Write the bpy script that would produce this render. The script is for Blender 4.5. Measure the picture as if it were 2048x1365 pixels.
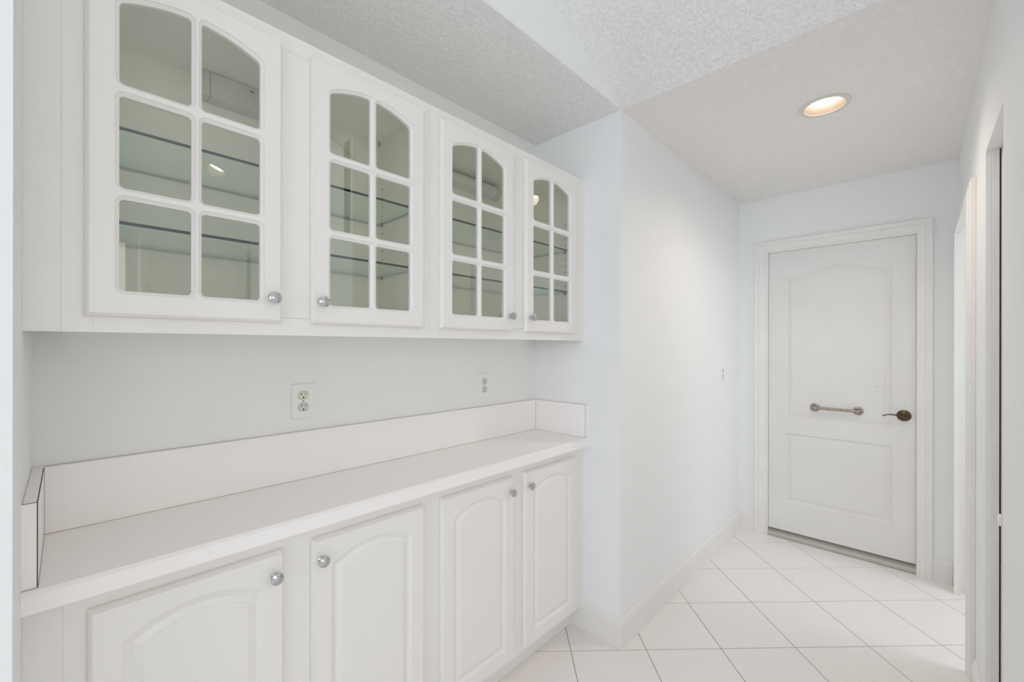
import bpy, bmesh, math
from mathutils import Vector, Matrix
from mathutils.geometry import tessellate_polygon

for o in list(bpy.data.objects):
    bpy.data.objects.remove(o, do_unlink=True)
C = bpy.context.scene.collection
scene = bpy.context.scene

# ------------------------------------------------------------------ camera
YAW, ROLL, FPX, CY, CAMZ = 0.7621358768, 0.00153791, 850.03, 692.555, 1.358
fwd = Vector((math.cos(YAW), math.sin(YAW), 0)); rgt = Vector((math.sin(YAW), -math.cos(YAW), 0)); up = Vector((0, 0, 1))
r2 = rgt*math.cos(ROLL) + up*math.sin(ROLL); u2 = -rgt*math.sin(ROLL) + up*math.cos(ROLL)
cam = bpy.data.objects.new('camera', bpy.data.cameras.new('camera')); C.objects.link(cam)
cam.matrix_world = Matrix(((r2.x, u2.x, -fwd.x, 0), (r2.y, u2.y, -fwd.y, 0), (r2.z, u2.z, -fwd.z, CAMZ), (0, 0, 0, 1)))
cam.data.sensor_fit = 'HORIZONTAL'; cam.data.sensor_width = 36.0
cam.data.lens = FPX/2048*36.0
cam.data.shift_y = (CY-682.5)/2048
cam.data.clip_start = 0.01
scene.camera = cam

# ------------------------------------------------------------------ world, daylight, exposure
w = bpy.data.worlds.new('world'); scene.world = w; w.use_nodes = True
w.node_tree.nodes['Background'].inputs[0].default_value = (0.75, 0.87, 1.0, 1)
w.node_tree.nodes['Background'].inputs[1].default_value = 0.05
scene.view_settings.view_transform = 'Standard'; scene.view_settings.look = 'None'
scene.view_settings.gamma = 1.0; scene.view_settings.use_curve_mapping = False
scene.view_settings.exposure = 0.0
scene.cycles.max_bounces = 20; scene.cycles.diffuse_bounces = 10; scene.cycles.transparent_max_bounces = 24

def area(name, loc, direction, sx, sy, power, color):
    l = bpy.data.lights.new(name, 'AREA'); l.shape = 'RECTANGLE'; l.size = sx; l.size_y = sy
    l.energy = power; l.color = color
    o = bpy.data.objects.new(name, l); C.objects.link(o); o.location = loc
    o.rotation_euler = Vector(direction).to_track_quat('-Z', 'Y').to_euler()
    return o
# daylight by the wide kitchen window and the open doorway, plus added rear fill
area('kitchen_daylight', (-3.70, -0.75, 1.55), (1, 0, 0), 2.5, 1.5, 54.5, (0.765, 0.862, 1.0))
area('kitchen_fill_rear', (-0.70, -2.70, 1.60), (0, 1, 0), 2.2, 1.3, 19.5, (1.0, 0.99, 0.89))  # added fill lamp that brightens the cabinet fronts
area('side_room_daylight', (2.98, -1.95, 1.5), (0, 1, -0.3), 1.1, 1.4, 17.0, (0.87, 0.96, 1.0))

CAN_EMIT = 9.0        # strength of each recessed lamp's lens
CAN_SPOT = 18.5       # watts thrown down by the recessed lamp in the hall
KITCHEN_SPOT = 1.0    # the kitchen lamps, dim against the daylight

# ------------------------------------------------------------------ dimensions (metres)
X0, X1, X2 = -0.0554, 1.7239, 3.4937
YH, YB, YR = 0.9713, 1.4720, -0.170
ZC = 2.4248
YF, YL, YT = 1.1657, 1.1743, 1.2269
ZU, ZT = 1.3842, 2.1560
ZCT, ZCB, ZBS = 0.9214, 0.8832, 1.0758
SLOPE = 0.382
XK, YK, XW = 1.20, -2.60, -3.60        # kitchen: right wall, rear wall, window wall

# ------------------------------------------------------------------ materials
def srgb(r, g, b):
    f = lambda c: (c/255/12.92) if c/255 <= 0.04045 else ((c/255+0.055)/1.055)**2.4
    return (f(r), f(g), f(b), 1)

def mat(name, col, rough=0.5, metal=0.0, bump=None, spec=0.5, var=None, coat=0.0):
    m = bpy.data.materials.new(name); m.use_nodes = True; nt = m.node_tree; b = nt.nodes['Principled BSDF']
    b.inputs['Base Color'].default_value = col; b.inputs['Roughness'].default_value = rough
    b.inputs['Metallic'].default_value = metal; b.inputs['Specular IOR Level'].default_value = spec
    b.inputs['Coat Weight'].default_value = coat
    tc = nt.nodes.new('ShaderNodeTexCoord')
    if var:
        n = nt.nodes.new('ShaderNodeTexNoise'); n.inputs['Scale'].default_value = var[0]; n.inputs['Detail'].default_value = 4
        nt.links.new(tc.outputs['Object'], n.inputs['Vector'])
        r = nt.nodes.new('ShaderNodeValToRGB'); r.color_ramp.elements[0].position = 0.3; r.color_ramp.elements[1].position = 0.7
        r.color_ramp.elements[0].color = var[1]; r.color_ramp.elements[1].color = col
        nt.links.new(n.outputs['Fac'], r.inputs['Fac']); nt.links.new(r.outputs['Color'], b.inputs['Base Color'])
    if bump:
        scale, strength, dist = bump
        n = nt.nodes.new('ShaderNodeTexNoise'); n.inputs['Scale'].default_value = scale; n.inputs['Detail'].default_value = 3
        nt.links.new(tc.outputs['Object'], n.inputs['Vector'])
        bp = nt.nodes.new('ShaderNodeBump'); bp.inputs['Strength'].default_value = strength; bp.inputs['Distance'].default_value = dist
        nt.links.new(n.outputs['Fac'], bp.inputs['Height']); nt.links.new(bp.outputs['Normal'], b.inputs['Normal'])
    return m

def knockdown(name, col, scale, dist, pit=0.5):
    """trowelled ceiling plaster: thin raised curls over a fine stipple"""
    m = bpy.data.materials.new(name); m.use_nodes = True; nt = m.node_tree; b = nt.nodes['Principled BSDF']
    N = nt.nodes.new; L = nt.links.new
    b.inputs['Base Color'].default_value = col; b.inputs['Roughness'].default_value = 0.85; b.inputs['Specular IOR Level'].default_value = 0.25
    tc = N('ShaderNodeTexCoord')
    wn = N('ShaderNodeTexNoise'); wn.inputs['Scale'].default_value = scale*1.3; wn.inputs['Detail'].default_value = 1
    L(tc.outputs['Object'], wn.inputs['Vector'])
    mx = N('ShaderNodeVectorMath'); mx.operation = 'MULTIPLY_ADD'
    mx.inputs[1].default_value = (0.008, 0.008, 0.008); L(wn.outputs['Color'], mx.inputs[0]); L(tc.outputs['Object'], mx.inputs[2])
    n = N('ShaderNodeTexNoise'); n.inputs['Scale'].default_value = scale; n.inputs['Detail'].default_value = 2.5; n.inputs['Roughness'].default_value = 0.55
    L(mx.outputs[0], n.inputs['Vector'])
    s = N('ShaderNodeMath'); s.operation = 'SUBTRACT'; s.inputs[1].default_value = 0.5; L(n.outputs['Fac'], s.inputs[0])
    a = N('ShaderNodeMath'); a.operation = 'ABSOLUTE'; L(s.outputs[0], a.inputs[0])
    mr = N('ShaderNodeMapRange'); mr.interpolation_type = 'SMOOTHSTEP'
    mr.inputs['From Min'].default_value = 0.0; mr.inputs['From Max'].default_value = 0.06
    mr.inputs['To Min'].default_value = 1.0; mr.inputs['To Max'].default_value = 0.0; L(a.outputs[0], mr.inputs['Value'])
    f = N('ShaderNodeTexNoise'); f.inputs['Scale'].default_value = scale*5; f.inputs['Detail'].default_value = 4; L(tc.outputs['Object'], f.inputs['Vector'])
    # patches in which the curls were flattened
    pn = N('ShaderNodeTexNoise'); pn.inputs['Scale'].default_value = scale*0.8; L(tc.outputs['Object'], pn.inputs['Vector'])
    pm = N('ShaderNodeMapRange'); pm.inputs['From Min'].default_value = 0.38; pm.inputs['From Max'].default_value = 0.48; L(pn.outputs['Fac'], pm.inputs['Value'])
    mm = N('ShaderNodeMath'); mm.operation = 'MULTIPLY'; L(mr.outputs[0], mm.inputs[0]); L(pm.outputs[0], mm.inputs[1])
    ad = N('ShaderNodeMath'); ad.operation = 'MULTIPLY_ADD'; ad.inputs[1].default_value = pit; L(f.outputs['Fac'], ad.inputs[0]); L(mm.outputs[0], ad.inputs[2])
    bp = N('ShaderNodeBump'); bp.inputs['Strength'].default_value = 1.0; bp.inputs['Distance'].default_value = dist
    L(ad.outputs[0], bp.inputs['Height']); L(bp.outputs['Normal'], b.inputs['Normal'])
    return m

def glass_sheet(name, tint, r0=0.08):
    """clear sheet: light passes tinted, both faces mirror by Schlick's curve"""
    m = bpy.data.materials.new(name); m.use_nodes = True; nt = m.node_tree
    for n in list(nt.nodes): nt.nodes.remove(n)
    N = nt.nodes.new; L = nt.links.new
    out = N('ShaderNodeOutputMaterial'); t = N('ShaderNodeBsdfTransparent'); t.inputs[0].default_value = tint
    g = N('ShaderNodeBsdfGlossy'); g.inputs['Roughness'].default_value = 0.0; g.inputs[0].default_value = (1, 1, 1, 1)
    lw = N('ShaderNodeLayerWeight'); lw.inputs['Blend'].default_value = 0.5
    p = N('ShaderNodeMath'); p.operation = 'POWER'; p.inputs[1].default_value = 5.0; L(lw.outputs['Facing'], p.inputs[0])
    q = N('ShaderNodeMath'); q.operation = 'MULTIPLY_ADD'; q.inputs[1].default_value = 1-r0; q.inputs[2].default_value = r0; L(p.outputs[0], q.inputs[0])
    mx = N('ShaderNodeMixShader'); L(q.outputs[0], mx.inputs[0]); L(t.outputs[0], mx.inputs[1]); L(g.outputs[0], mx.inputs[2])
    L(mx.outputs[0], out.inputs[0])
    return m

M = {}
M['wall'] = mat('wall_paint', srgb(241, 242, 242), 0.6, bump=(160, 0.25, 0.0012), spec=0.3)
M['wall_back'] = mat('niche_wall_paint', srgb(240, 240, 238), 0.55, bump=(160, 0.2, 0.001), spec=0.3)
M['trim'] = mat('trim_paint', srgb(240, 238, 235), 0.4, spec=0.4, var=(5, srgb(236, 233, 229)))
M['door'] = mat('hall_door_paint', srgb(234, 232, 230), 0.45, spec=0.4, var=(2.5, srgb(230, 227, 224)))
M['ceil_rough'] = knockdown('trowelled_ceiling', srgb(244, 244, 244), 80, 0.0009, 0.35)
M['ceil_fine'] = knockdown('stippled_ceiling', srgb(242, 239, 237), 78, 0.0006, 0.9)
M['cab'] = mat('white_thermofoil', srgb(240, 237, 233), 0.33, spec=0.45)
M['cab_inside'] = mat('cabinet_interior', srgb(248, 245, 234), 0.55, bump=(900, 0.2, 0.0005), spec=0.3, var=(400, srgb(243, 240, 228)))
M['counter'] = mat('white_laminate', srgb(251, 247, 245), 0.35, spec=0.4, var=(260, srgb(250, 246, 243)))
M['seam'] = mat('laminate_dark_edge', srgb(92, 84, 72), 0.7)
M['seam_soft'] = mat('yellowed_caulk', srgb(176, 168, 156), 0.7)
M['grout'] = mat('grout', srgb(168, 160, 148), 0.9, var=(25, srgb(146, 136, 120)))
M['tile'] = mat('glazed_white_tile', srgb(242, 237, 235), 0.28, spec=0.45, var=(2.0, srgb(240, 234, 231)))
M['chrome'] = mat('chrome', (0.55, 0.55, 0.56, 1), 0.08, 1.0)
M['nickel'] = mat('antique_nickel', srgb(182, 170, 160), 0.36, 1.0, var=(60, srgb(150, 138, 128)))
M['bronze'] = mat('antique_bronze', srgb(112, 94, 74), 0.38, 1.0, var=(45, srgb(78, 62, 46)))
M['alu'] = mat('aluminium_threshold', srgb(200, 194, 186), 0.5, 0.3)
M['plate'] = mat('outlet_plastic', srgb(240, 240, 238), 0.35)
M['recept'] = mat('receptacle_cream', srgb(224, 220, 202), 0.4)
M['recept_white'] = mat('receptacle_white', srgb(214, 213, 208), 0.4)
M['dark'] = mat('dark_slot', srgb(22, 20, 18), 0.7)
M['brown'] = mat('bare_wood', srgb(168, 104, 76), 0.8)
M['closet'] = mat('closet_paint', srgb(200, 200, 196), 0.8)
M['fixture'] = mat('fixture_enamel', srgb(214, 212, 200), 0.45, var=(20, srgb(205, 202, 190)))
M['diffuser'] = mat('fixture_diffuser', srgb(224, 222, 212), 0.3)
M['cord'] = mat('white_cord', srgb(205, 202, 190), 0.5)
M['baffle'] = mat('can_baffle', srgb(168, 150, 132), 0.6)
M['ring'] = mat('can_trim_ring', srgb(222, 216, 208), 0.45)
M['pane'] = glass_sheet('door_pane', (0.985, 0.99, 0.965, 1), 0.13)
M['shelf'] = glass_sheet('shelf_glass', (0.92, 0.978, 0.966, 1), 0.055)
M['shelf_edge'] = mat('shelf_glass_edge', srgb(8, 30, 30), 0.3, spec=0.2)
M['shelf_back'] = mat('shelf_glass_back_edge', srgb(150, 160, 150), 0.3)
M['pin'] = mat('clear_plastic_pin', srgb(150, 152, 148), 0.2)
def emis(name, col, s):
    m = bpy.data.materials.new(name); m.use_nodes = True; b = m.node_tree.nodes['Principled BSDF']
    b.inputs['Base Color'].default_value = (0.9, 0.9, 0.9, 1); b.inputs['Emission Color'].default_value = col; b.inputs['Emission Strength'].default_value = s
    return m
M['lens'] = emis('lamp_lens', (1.0, 0.94, 0.87, 1), CAN_EMIT)

# ------------------------------------------------------------------ builders
def obj(name, bm, m, parent=None, smooth=False, label=None, cat=None, kind=None, group=None):
    bmesh.ops.recalc_face_normals(bm, faces=bm.faces[:])
    me = bpy.data.meshes.new(name); bm.to_mesh(me); bm.free()
    for x in (m if isinstance(m, (list, tuple)) else [m]): me.materials.append(x)
    if smooth:
        me.shade_smooth()
        try: me.set_sharp_from_angle(angle=math.radians(35))
        except Exception: pass
    o = bpy.data.objects.new(name, me); C.objects.link(o)
    if parent: o.parent = parent
    return tag(o, label, cat, kind, group)

def tag(o, label=None, cat=None, kind=None, group=None):
    if label: o['label'] = label
    if cat: o['category'] = cat
    if kind: o['kind'] = kind
    if group: o['group'] = group
    return o

def empty(name, loc=(0, 0, 0), **k):
    o = bpy.data.objects.new(name, None); C.objects.link(o); o.location = loc; o.empty_display_size = 0.05
    return tag(o, **k)

def box(bm, x0, x1, y0, y1, z0, z1, bev=0.0):
    vs = [bm.verts.new((x, y, z)) for x in (x0, x1) for y in (y0, y1) for z in (z0, z1)]
    fs = [bm.faces.new([vs[i] for i in f]) for f in ((0, 1, 3, 2), (4, 6, 7, 5), (0, 4, 5, 1), (2, 3, 7, 6), (0, 2, 6, 4), (1, 5, 7, 3))]
    if bev > 0:
        es = list({e for f in fs for e in f.edges})
        bmesh.ops.bevel(bm, geom=es, offset=bev, segments=2, affect='EDGES', profile=0.5)
    return vs

def bx(name, dims, m, parent=None, bev=0.0, **k):
    bm = bmesh.new(); box(bm, *dims, bev=bev)
    return obj(name, bm, m, parent, **k)

def boxes(name, lst, m, parent=None, **k):
    bm = bmesh.new()
    for d in lst: box(bm, *d)
    return obj(name, bm, m, parent, **k)

def rel(o, loc):
    """shift a mesh built in world coordinates so that its object sits at loc"""
    o.data.transform(Matrix.Translation(-Vector(loc))); o.location = loc
    return o

def ccw(p):
    a = sum(p[i][0]*p[(i+1) % len(p)][1]-p[(i+1) % len(p)][0]*p[i][1] for i in range(len(p)))
    return p if a > 0 else p[::-1]

def offset(p, d):
    """mitred offset of a ccw loop, d > 0 grows it"""
    n = len(p); out = []
    for i in range(n):
        a, b, c = Vector(p[i-1]), Vector(p[i]), Vector(p[(i+1) % n])
        e1 = (b-a).normalized(); e2 = (c-b).normalized()
        n1 = Vector((e1.y, -e1.x)); n2 = Vector((e2.y, -e2.x))
        k = 1+n1.dot(n2)
        q = b+(n1+n2)*(d/max(k, 0.2)); out.append((q.x, q.y))
    return out

def rrect(x0, x1, y0, y1, r, top=None, seg=5):
    """rounded rectangle; top(x) gives an arched head"""
    pts = []
    def arc(cx, cy, a0, a1, rr):
        for i in range(seg+1):
            a = math.radians(a0+(a1-a0)*i/seg); pts.append((cx+rr*math.cos(a), cy+rr*math.sin(a)))
    arc(x0+r, y0+r, 180, 270, r); arc(x1-r, y0+r, 270, 360, r)
    if top is None:
        arc(x1-r, y1-r, 0, 90, r); arc(x0+r, y1-r, 90, 180, r)
    else:
        def corner(xc, s):
            ztop = top(xc); zi = top(xc-s*r)
            # quadratic blend from the side (xc, ztop-r) to the arch (xc-s*r, zi)
            P0, P1, P2 = (xc, ztop-r), (xc, ztop), (xc-s*r, zi)
            return [((1-t)**2*P0[0]+2*t*(1-t)*P1[0]+t*t*P2[0], (1-t)**2*P0[1]+2*t*(1-t)*P1[1]+t*t*P2[1]) for t in [i/seg for i in range(seg+1)]]
        pts += corner(x1, 1)
        n = 10
        for i in range(1, n):
            x = x1-r+(x0+r-x1+r)*i/n; pts.append((x, top(x)))
        pts += corner(x0, -1)[::-1]
    return ccw(pts)

class Plane:
    """local (u, v, w) frame: u right, v up, w towards the room"""
    def __init__(s, o, u, v, w): s.o, s.u, s.v, s.w = Vector(o), Vector(u), Vector(v), Vector(w)
    def __call__(s, u, v, w=0): return s.o+s.u*u+s.v*v+s.w*w

def ring(bm, P, loop, w): return [bm.verts.new(P(x, y, w)) for x, y in loop]
def bridge(bm, a, b):
    n = len(a)
    for i in range(n): bm.faces.new((a[i], a[(i+1) % n], b[(i+1) % n], b[i]))
def fill(bm, rings):
    """fill between the first ring and the holes (rings of bm verts, flat)"""
    flat = [v for r in rings for v in r]
    # tessellate in the dominant plane
    nrm = Vector((0, 0, 0)); r0 = rings[0]
    for i in range(len(r0)): nrm += r0[i].co.cross(r0[(i+1) % len(r0)].co)
    tris = tessellate_polygon([[v.co.copy() for v in r] for r in rings])
    for t in tris:
        try: bm.faces.new([flat[i] for i in t])
        except ValueError: pass

def lathe(bm, P, cu, cv, prof, seg=28, close=True):
    """prof = [(radius, w)...] turned about the axis w through (cu, cv)"""
    prev = None; first = None
    for r, wv in prof:
        if r < 1e-6: cur = [bm.verts.new(P(cu, cv, wv))]
        else: cur = [bm.verts.new(P(cu+r*math.cos(2*math.pi*i/seg), cv+r*math.sin(2*math.pi*i/seg), wv)) for i in range(seg)]
        if prev:
            if len(prev) == 1 and len(cur) > 1:
                for i in range(seg): bm.faces.new((prev[0], cur[i], cur[(i+1) % seg]))
            elif len(cur) == 1 and len(prev) > 1:
                for i in range(seg): bm.faces.new((prev[i], prev[(i+1) % seg], cur[0]))
            else: bridge(bm, prev, cur)
        first = first or cur; prev = cur
    return first, prev

def tube(bm, pts, r, seg=10, caps=True):
    pts = [Vector(p) for p in pts]; rs = r if isinstance(r, (list, tuple)) else [r]*len(pts)
    rings = []; nprev = None
    for i, p in enumerate(pts):
        t = (pts[min(i+1, len(pts)-1)]-pts[max(i-1, 0)]).normalized()
        if nprev is None:
            nprev = t.cross(Vector((0, 0, 1)))
            if nprev.length < 0.1: nprev = t.cross(Vector((0, 1, 0)))
        nprev = (nprev-t*nprev.dot(t)).normalized(); b = t.cross(nprev)
        rr = rs[i] if isinstance(rs[i], tuple) else (rs[i], rs[i])
        rings.append([bm.verts.new(p+nprev*rr[0]*math.cos(2*math.pi*k/seg)+b*rr[1]*math.sin(2*math.pi*k/seg)) for k in range(seg)])
    for a, b in zip(rings, rings[1:]): bridge(bm, a, b)
    if caps: bm.faces.new(rings[0]); bm.faces.new(rings[-1])

def sweep_rings(path, N, prof, side=1):
    """mitred moulding rings: prof = [(a, b)]: a sideways in the plane, b along N"""
    N = Vector(N); path = [Vector(p) for p in path]; out = []
    for i, p in enumerate(path):
        t1 = (p-path[i-1]).normalized() if i else None
        t2 = (path[i+1]-p).normalized() if i < len(path)-1 else None
        p1 = N.cross(t1)*side if t1 else None; p2 = N.cross(t2)*side if t2 else None
        if p1 is None: d = p2
        elif p2 is None: d = p1
        else: d = (p1+p2)/(1+p1.dot(p2))
        out.append([p+d*a+N*b for a, b in prof])
    return out

def moulding(name, path, N, prof, m, parent=None, side=1, split=False, gap=0.0, **k):
    R = sweep_rings(path, N, prof, side); objs = []
    def mk(rs):
        bm = bmesh.new(); vr = [[bm.verts.new(c) for c in r] for r in rs]
        for a, b in zip(vr, vr[1:]): bridge(bm, a, b)
        bm.faces.new(vr[0]); bm.faces.new(vr[-1]); return bm
    if not split: return obj(name, mk(R), m, parent, **k)
    for a, b in zip(R, R[1:]):
        d = (b[0]-a[0]).normalized()*gap
        objs.append(obj(name, mk([[c+d for c in a], [c-d for c in b]]), m, parent, **k))
    return objs

# ------------------------------------------------------------------ the shell
T = 0.12
def ST(label, cat): return dict(label=label, cat=cat, kind='structure')
# hall wall on the left, whose near end is the right side of the cabinet niche
boxes('wall_left', [(X1, X2+0.2, YH, 1.60, 0, 2.60)], M['wall'], **ST('white hall wall running from the niche corner to the far door', 'wall'))
boxes('wall_back', [(X0-0.02, X1+0.0, YB, 1.60, 0, 2.60)], M['wall_back'], **ST('white wall at the back of the cabinet niche', 'wall'))
boxes('wall_near', [(XW-T, X0, YH, 1.60, 0, 3.75)], M['wall'], **ST('pale wall at the left edge beside the cabinets', 'wall'))
boxes('wall_header', [(X0, X1, YH, YH+T, ZC+0.004, 3.75)], M['wall'], **ST('smooth wedge of wall above the niche opening', 'wall'))
# end wall with the door opening
DY0, DY1, DZ = -0.012, 0.8005, 2.060
boxes('wall_end', [(X2, X2+T, DY1, YH+0.001, 0, 2.60), (X2, X2+T, -2.1, DY0, 0, 2.60), (X2, X2+T, DY0, DY1, DZ, 2.60)], M['wall'],
      **ST('far end wall of the hall around the closed door', 'wall'))
# right wall: closet opening and doorway
OX0, OX1, OZ = 1.780, 2.199, 2.034
PX0, PX1, PZ = 2.53, 3.428, 2.044
YT1 = -0.2007
boxes('wall_right', [
    (XK, OX0, YT1, YR, 0, 3.30), (OX1, PX0, YT1, YR, 0, 2.60), (PX1, X2, YR-T, YR, 0, 2.60),
    (OX0, OX1, YR-T, YR, OZ, 3.30), (OX1, PX0, YR-T, YT1, OZ, 2.60), (XK, OX0, YR-T, YT1, OZ, 3.3), (PX0, PX1, YR-T, YR, PZ, 2.60),
    (2.45, PX0, -0.95, YT1, 0, 2.60)], M['wall'], **ST('right hall wall with a closet opening and an open doorway', 'wall'))
bx('trim_4', (OX1-0.012, OX1-0.0005, YT1, YR-0.014, 0, OZ-0.0005), M['trim'], **ST('narrow white stop strip in the closet opening', 'trim'))
boxes('wall_closet', [(1.30, 2.449, -0.97, -0.95, 0, OZ+0.02), (1.28, 1.30, -0.97, YT1, 0, OZ), (1.30, 2.449, -0.95, YR-T-0.001, OZ, OZ+0.02),
                      (2.44, 2.449, -0.95, YT1-0.001, 0, OZ)], M['closet'], **ST('inside wall of the closet behind the narrow gap', 'wall'))
# room behind the doorway
boxes('wall_side_room', [(2.40, X2+0.1, -2.14, -2.04, 0, 2.6), (2.35, 2.45, -2.1, -0.97, 0, 2.6)], M['wall'], **ST('wall of the side room seen through the open doorway', 'wall'))
# kitchen walls behind the camera
boxes('wall_kitchen_right', [(XK, XK+0.08, YK, YR-0.031, 0, 3.3)], M['wall'], **ST('kitchen wall behind the near right wall', 'wall'))
boxes('wall_kitchen_rear', [(XW-T, XK+0.08, YK-T, YK, 0, 0.90), (XW-T, XK+0.08, YK-T, YK, 2.30, 3.75), (XW-T, -1.80, YK-T, YK, 0.90, 2.30), (0.40, XK+0.08, YK-T, YK, 0.90, 2.30)],
      M['wall'], **ST('rear kitchen wall around its added window', 'wall'))
boxes('wall_kitchen_window', [(XW-T, XW, YK, YH, 0, 0.80), (XW-T, XW, YK, YH, 2.30, 3.75), (XW-T, XW, YK, -2.0, 0.80, 2.30), (XW-T, XW, 0.5, YH, 0.80, 2.30)],
      M['wall'], **ST('kitchen wall around the wide window', 'wall'))
def window(name, a, b, z0, z1, axis, at, label):
    e = empty(name, label=label, cat='window', kind='structure')
    def B(nm, p0, p1, q0, q1, th=0.05):
        d = (p0, p1, at-th/2, at+th/2, q0, q1) if axis == 'x' else (at-th/2, at+th/2, p0, p1, q0, q1)
        bx(nm, d, M['trim'], e)
    f = 0.05
    B('frame_rail', a, b, z0, z0+f); B('frame_rail', a, b, z1-f, z1); B('frame_stile', a, a+f, z0+f, z1-f); B('frame_stile', b-f, b, z0+f, z1-f)
    m_ = (a+b)/2; B('mullion', m_-0.02, m_+0.02, z0+f, z1-f)
window('window_1', -2.0, 0.5, 0.80, 2.30, 'y', XW-0.06, 'wide white framed kitchen window behind the camera')
window('window_added', -1.80, 0.40, 0.90, 2.30, 'x', YK-0.06, 'added white framed rear window for the fill lamp, unseen behind the camera')  # added window, out of view, framing the rear fill lamp

# ceilings ------------------------------------------------------------
CANS_HALL = [(2.316, 0.300)]
def holed_plate(name, P, outline, holes, th, m, **k):
    bm = bmesh.new(); outline = ccw(outline)
    hl = [[(cx+r*math.cos(2*math.pi*i/32), cy+r*math.sin(2*math.pi*i/32)) for i in range(32)] for cx, cy, r in holes]
    lo = [ring(bm, P, outline, 0)]+[ring(bm, P, h, 0) for h in hl]
    hi = [ring(bm, P, outline, -th)]+[ring(bm, P, h, -th) for h in hl]
    fill(bm, lo); fill(bm, hi)
    for a, b in zip(lo, hi): bridge(bm, a, b)
    return obj(name, bm, m, **k)
HOLE_R = 0.080
EDGE = X1+0.009
Pc = Plane((0, 0, ZC), (1, 0, 0), (0, 1, 0), (0, 0, -1))
holed_plate('ceiling', Pc, [(EDGE, -2.1), (X2+0.01, -2.1), (X2+0.01, YH+0.001), (EDGE, YH+0.001)], [(CANS_HALL[0][0], CANS_HALL[0][1], HOLE_R)], 0.05, M['ceil_fine'],
            **ST('flat stippled hall ceiling holding the recessed light', 'ceiling'))
bx('ceiling_niche', (X0, X1, YH, YB, ZC, ZC+0.003), M['ceil_rough'], **ST('trowelled flat ceiling above the wall cabinets', 'ceiling'))
ca = math.atan(SLOPE); RX = -1.0; L1 = (EDGE-RX)/math.cos(ca)
Ps = Plane((EDGE, 0, ZC), (-math.cos(ca), 0, math.sin(ca)), (0, 1, 0), (-math.sin(ca), 0, -math.cos(ca)))
K1 = (0.825, -1.76)
KC = [((EDGE-K1[0])/math.cos(ca), K1[1]), ((EDGE+0.85)/math.cos(ca), -1.90), ((EDGE-0.90)/math.cos(ca), -0.35)]
holed_plate('ceiling_vault', Ps, [(0.0, YK), (L1, YK), (L1, YH), (0.0, YH)], [(a, b, HOLE_R) for a, b in KC], 0.05, M['ceil_rough'],
            **ST('trowelled sloping ceiling rising towards the kitchen', 'ceiling'))
Ps2 = Plane((RX, 0, ZC+L1*math.sin(ca)), (-math.cos(ca), 0, -math.sin(ca)), (0, 1, 0), (math.sin(ca), 0, -math.cos(ca)))
holed_plate('ceiling_vault_far', Ps2, [(0.0, YK), (2.80, YK), (2.80, YH), (0.0, YH)], [], 0.05, M['ceil_rough'], **ST('far slope of the kitchen ceiling behind the camera', 'ceiling'))

# floor ---------------------------------------------------------------
fl = boxes('floor', [(XW, X2+0.12, -2.1, 1.50, -0.06, -0.0016), (XW, XK+0.02, YK, -2.1, -0.06, -0.0016)], M['grout'], **ST('white tiled floor laid on the diagonal', 'floor'))
PT = 0.4790; A0, B0 = 2.6680, -0.4360; GR = 0.0024
def clip(poly, a, b, c):
    """keep a*x + b*y <= c"""
    out = []
    for i in range(len(poly)):
        p, q = poly[i], poly[(i+1) % len(poly)]
        dp, dq = a*p[0]+b*p[1]-c, a*q[0]+b*q[1]-c
        if dp <= 0: out.append(p)
        if dp*dq < 0:
            t = dp/(dp-dq); out.append((p[0]+t*(q[0]-p[0]), p[1]+t*(q[1]-p[1])))
    return out
def tile_obj(poly):
    P = Plane((0, 0, 0), (1, 0, 0), (0, 1, 0), (0, 0, 1)); poly = ccw(poly)
    cx = sum(p[0] for p in poly)/len(poly); cy = sum(p[1] for p in poly)/len(poly)
    poly = [(x-cx, y-cy) for x, y in poly]
    bm = bmesh.new(); r0 = ring(bm, P, poly, -0.0030)
    try: inner = offset(poly, -0.0010)
    except Exception: inner = poly
    r1 = ring(bm, P, poly, -0.0008); r2_ = ring(bm, P, inner, 0.0)
    bridge(bm, r0, r1); bridge(bm, r1, r2_); bm.faces.new(r2_)
    o = obj('tile', bm, M['tile'], fl); o.location = (cx, cy, 0)
zones = [ # convex floor regions that do not overlap
    (XW+0.001, X0, YK+0.001, YH-0.001), (X0, XK-0.001, YK+0.001, YR-0.031), (X0, X1-0.001, YR-0.0305, YT+0.01), (X1-0.001, X2-0.001, YR, YH-0.001),
    (PX0, PX1, -2.03, YR)]
for i in range(-14, 12):
    for j in range(-14, 12):
        s0, s1 = A0+i*PT+GR, A0+(i+1)*PT-GR; d0, d1 = B0+j*PT+GR, B0+(j+1)*PT-GR
        sq = [((s-d)/2, (s+d)/2) for s, d in ((s0, d0), (s1, d0), (s1, d1), (s0, d1))]
        xs = [p[0] for p in sq]; ys = [p[1] for p in sq]
        if max(xs) < XW or min(xs) > X2 or max(ys) < YK or min(ys) > YT: continue
        # one object per tile: the union of zones it touches is convex enough to be cut by the room's outline
        cx, cy = sum(xs)/4, sum(ys)/4
        best = []
        for z in zones:
            q = clip(clip(clip(clip(sq, -1, 0, -z[0]), 1, 0, z[1]), 0, -1, -z[2]), 0, 1, z[3]) if True else sq
            if len(q) >= 3:
                ar = abs(sum(q[k][0]*q[(k+1) % len(q)][1]-q[(k+1) % len(q)][0]*q[k][1] for k in range(len(q))))/2
                if ar > 2e-4: best.append((ar, q))
        tot = sum(a for a, q in best)
        full = abs((s1-s0)*(d1-d0))/2
        if tot > full*0.985: tile_obj(sq)
        else:
            # tiles crossing an inner seam between zones stay whole on the merged side
            for a, q in best: tile_obj(q)

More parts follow.
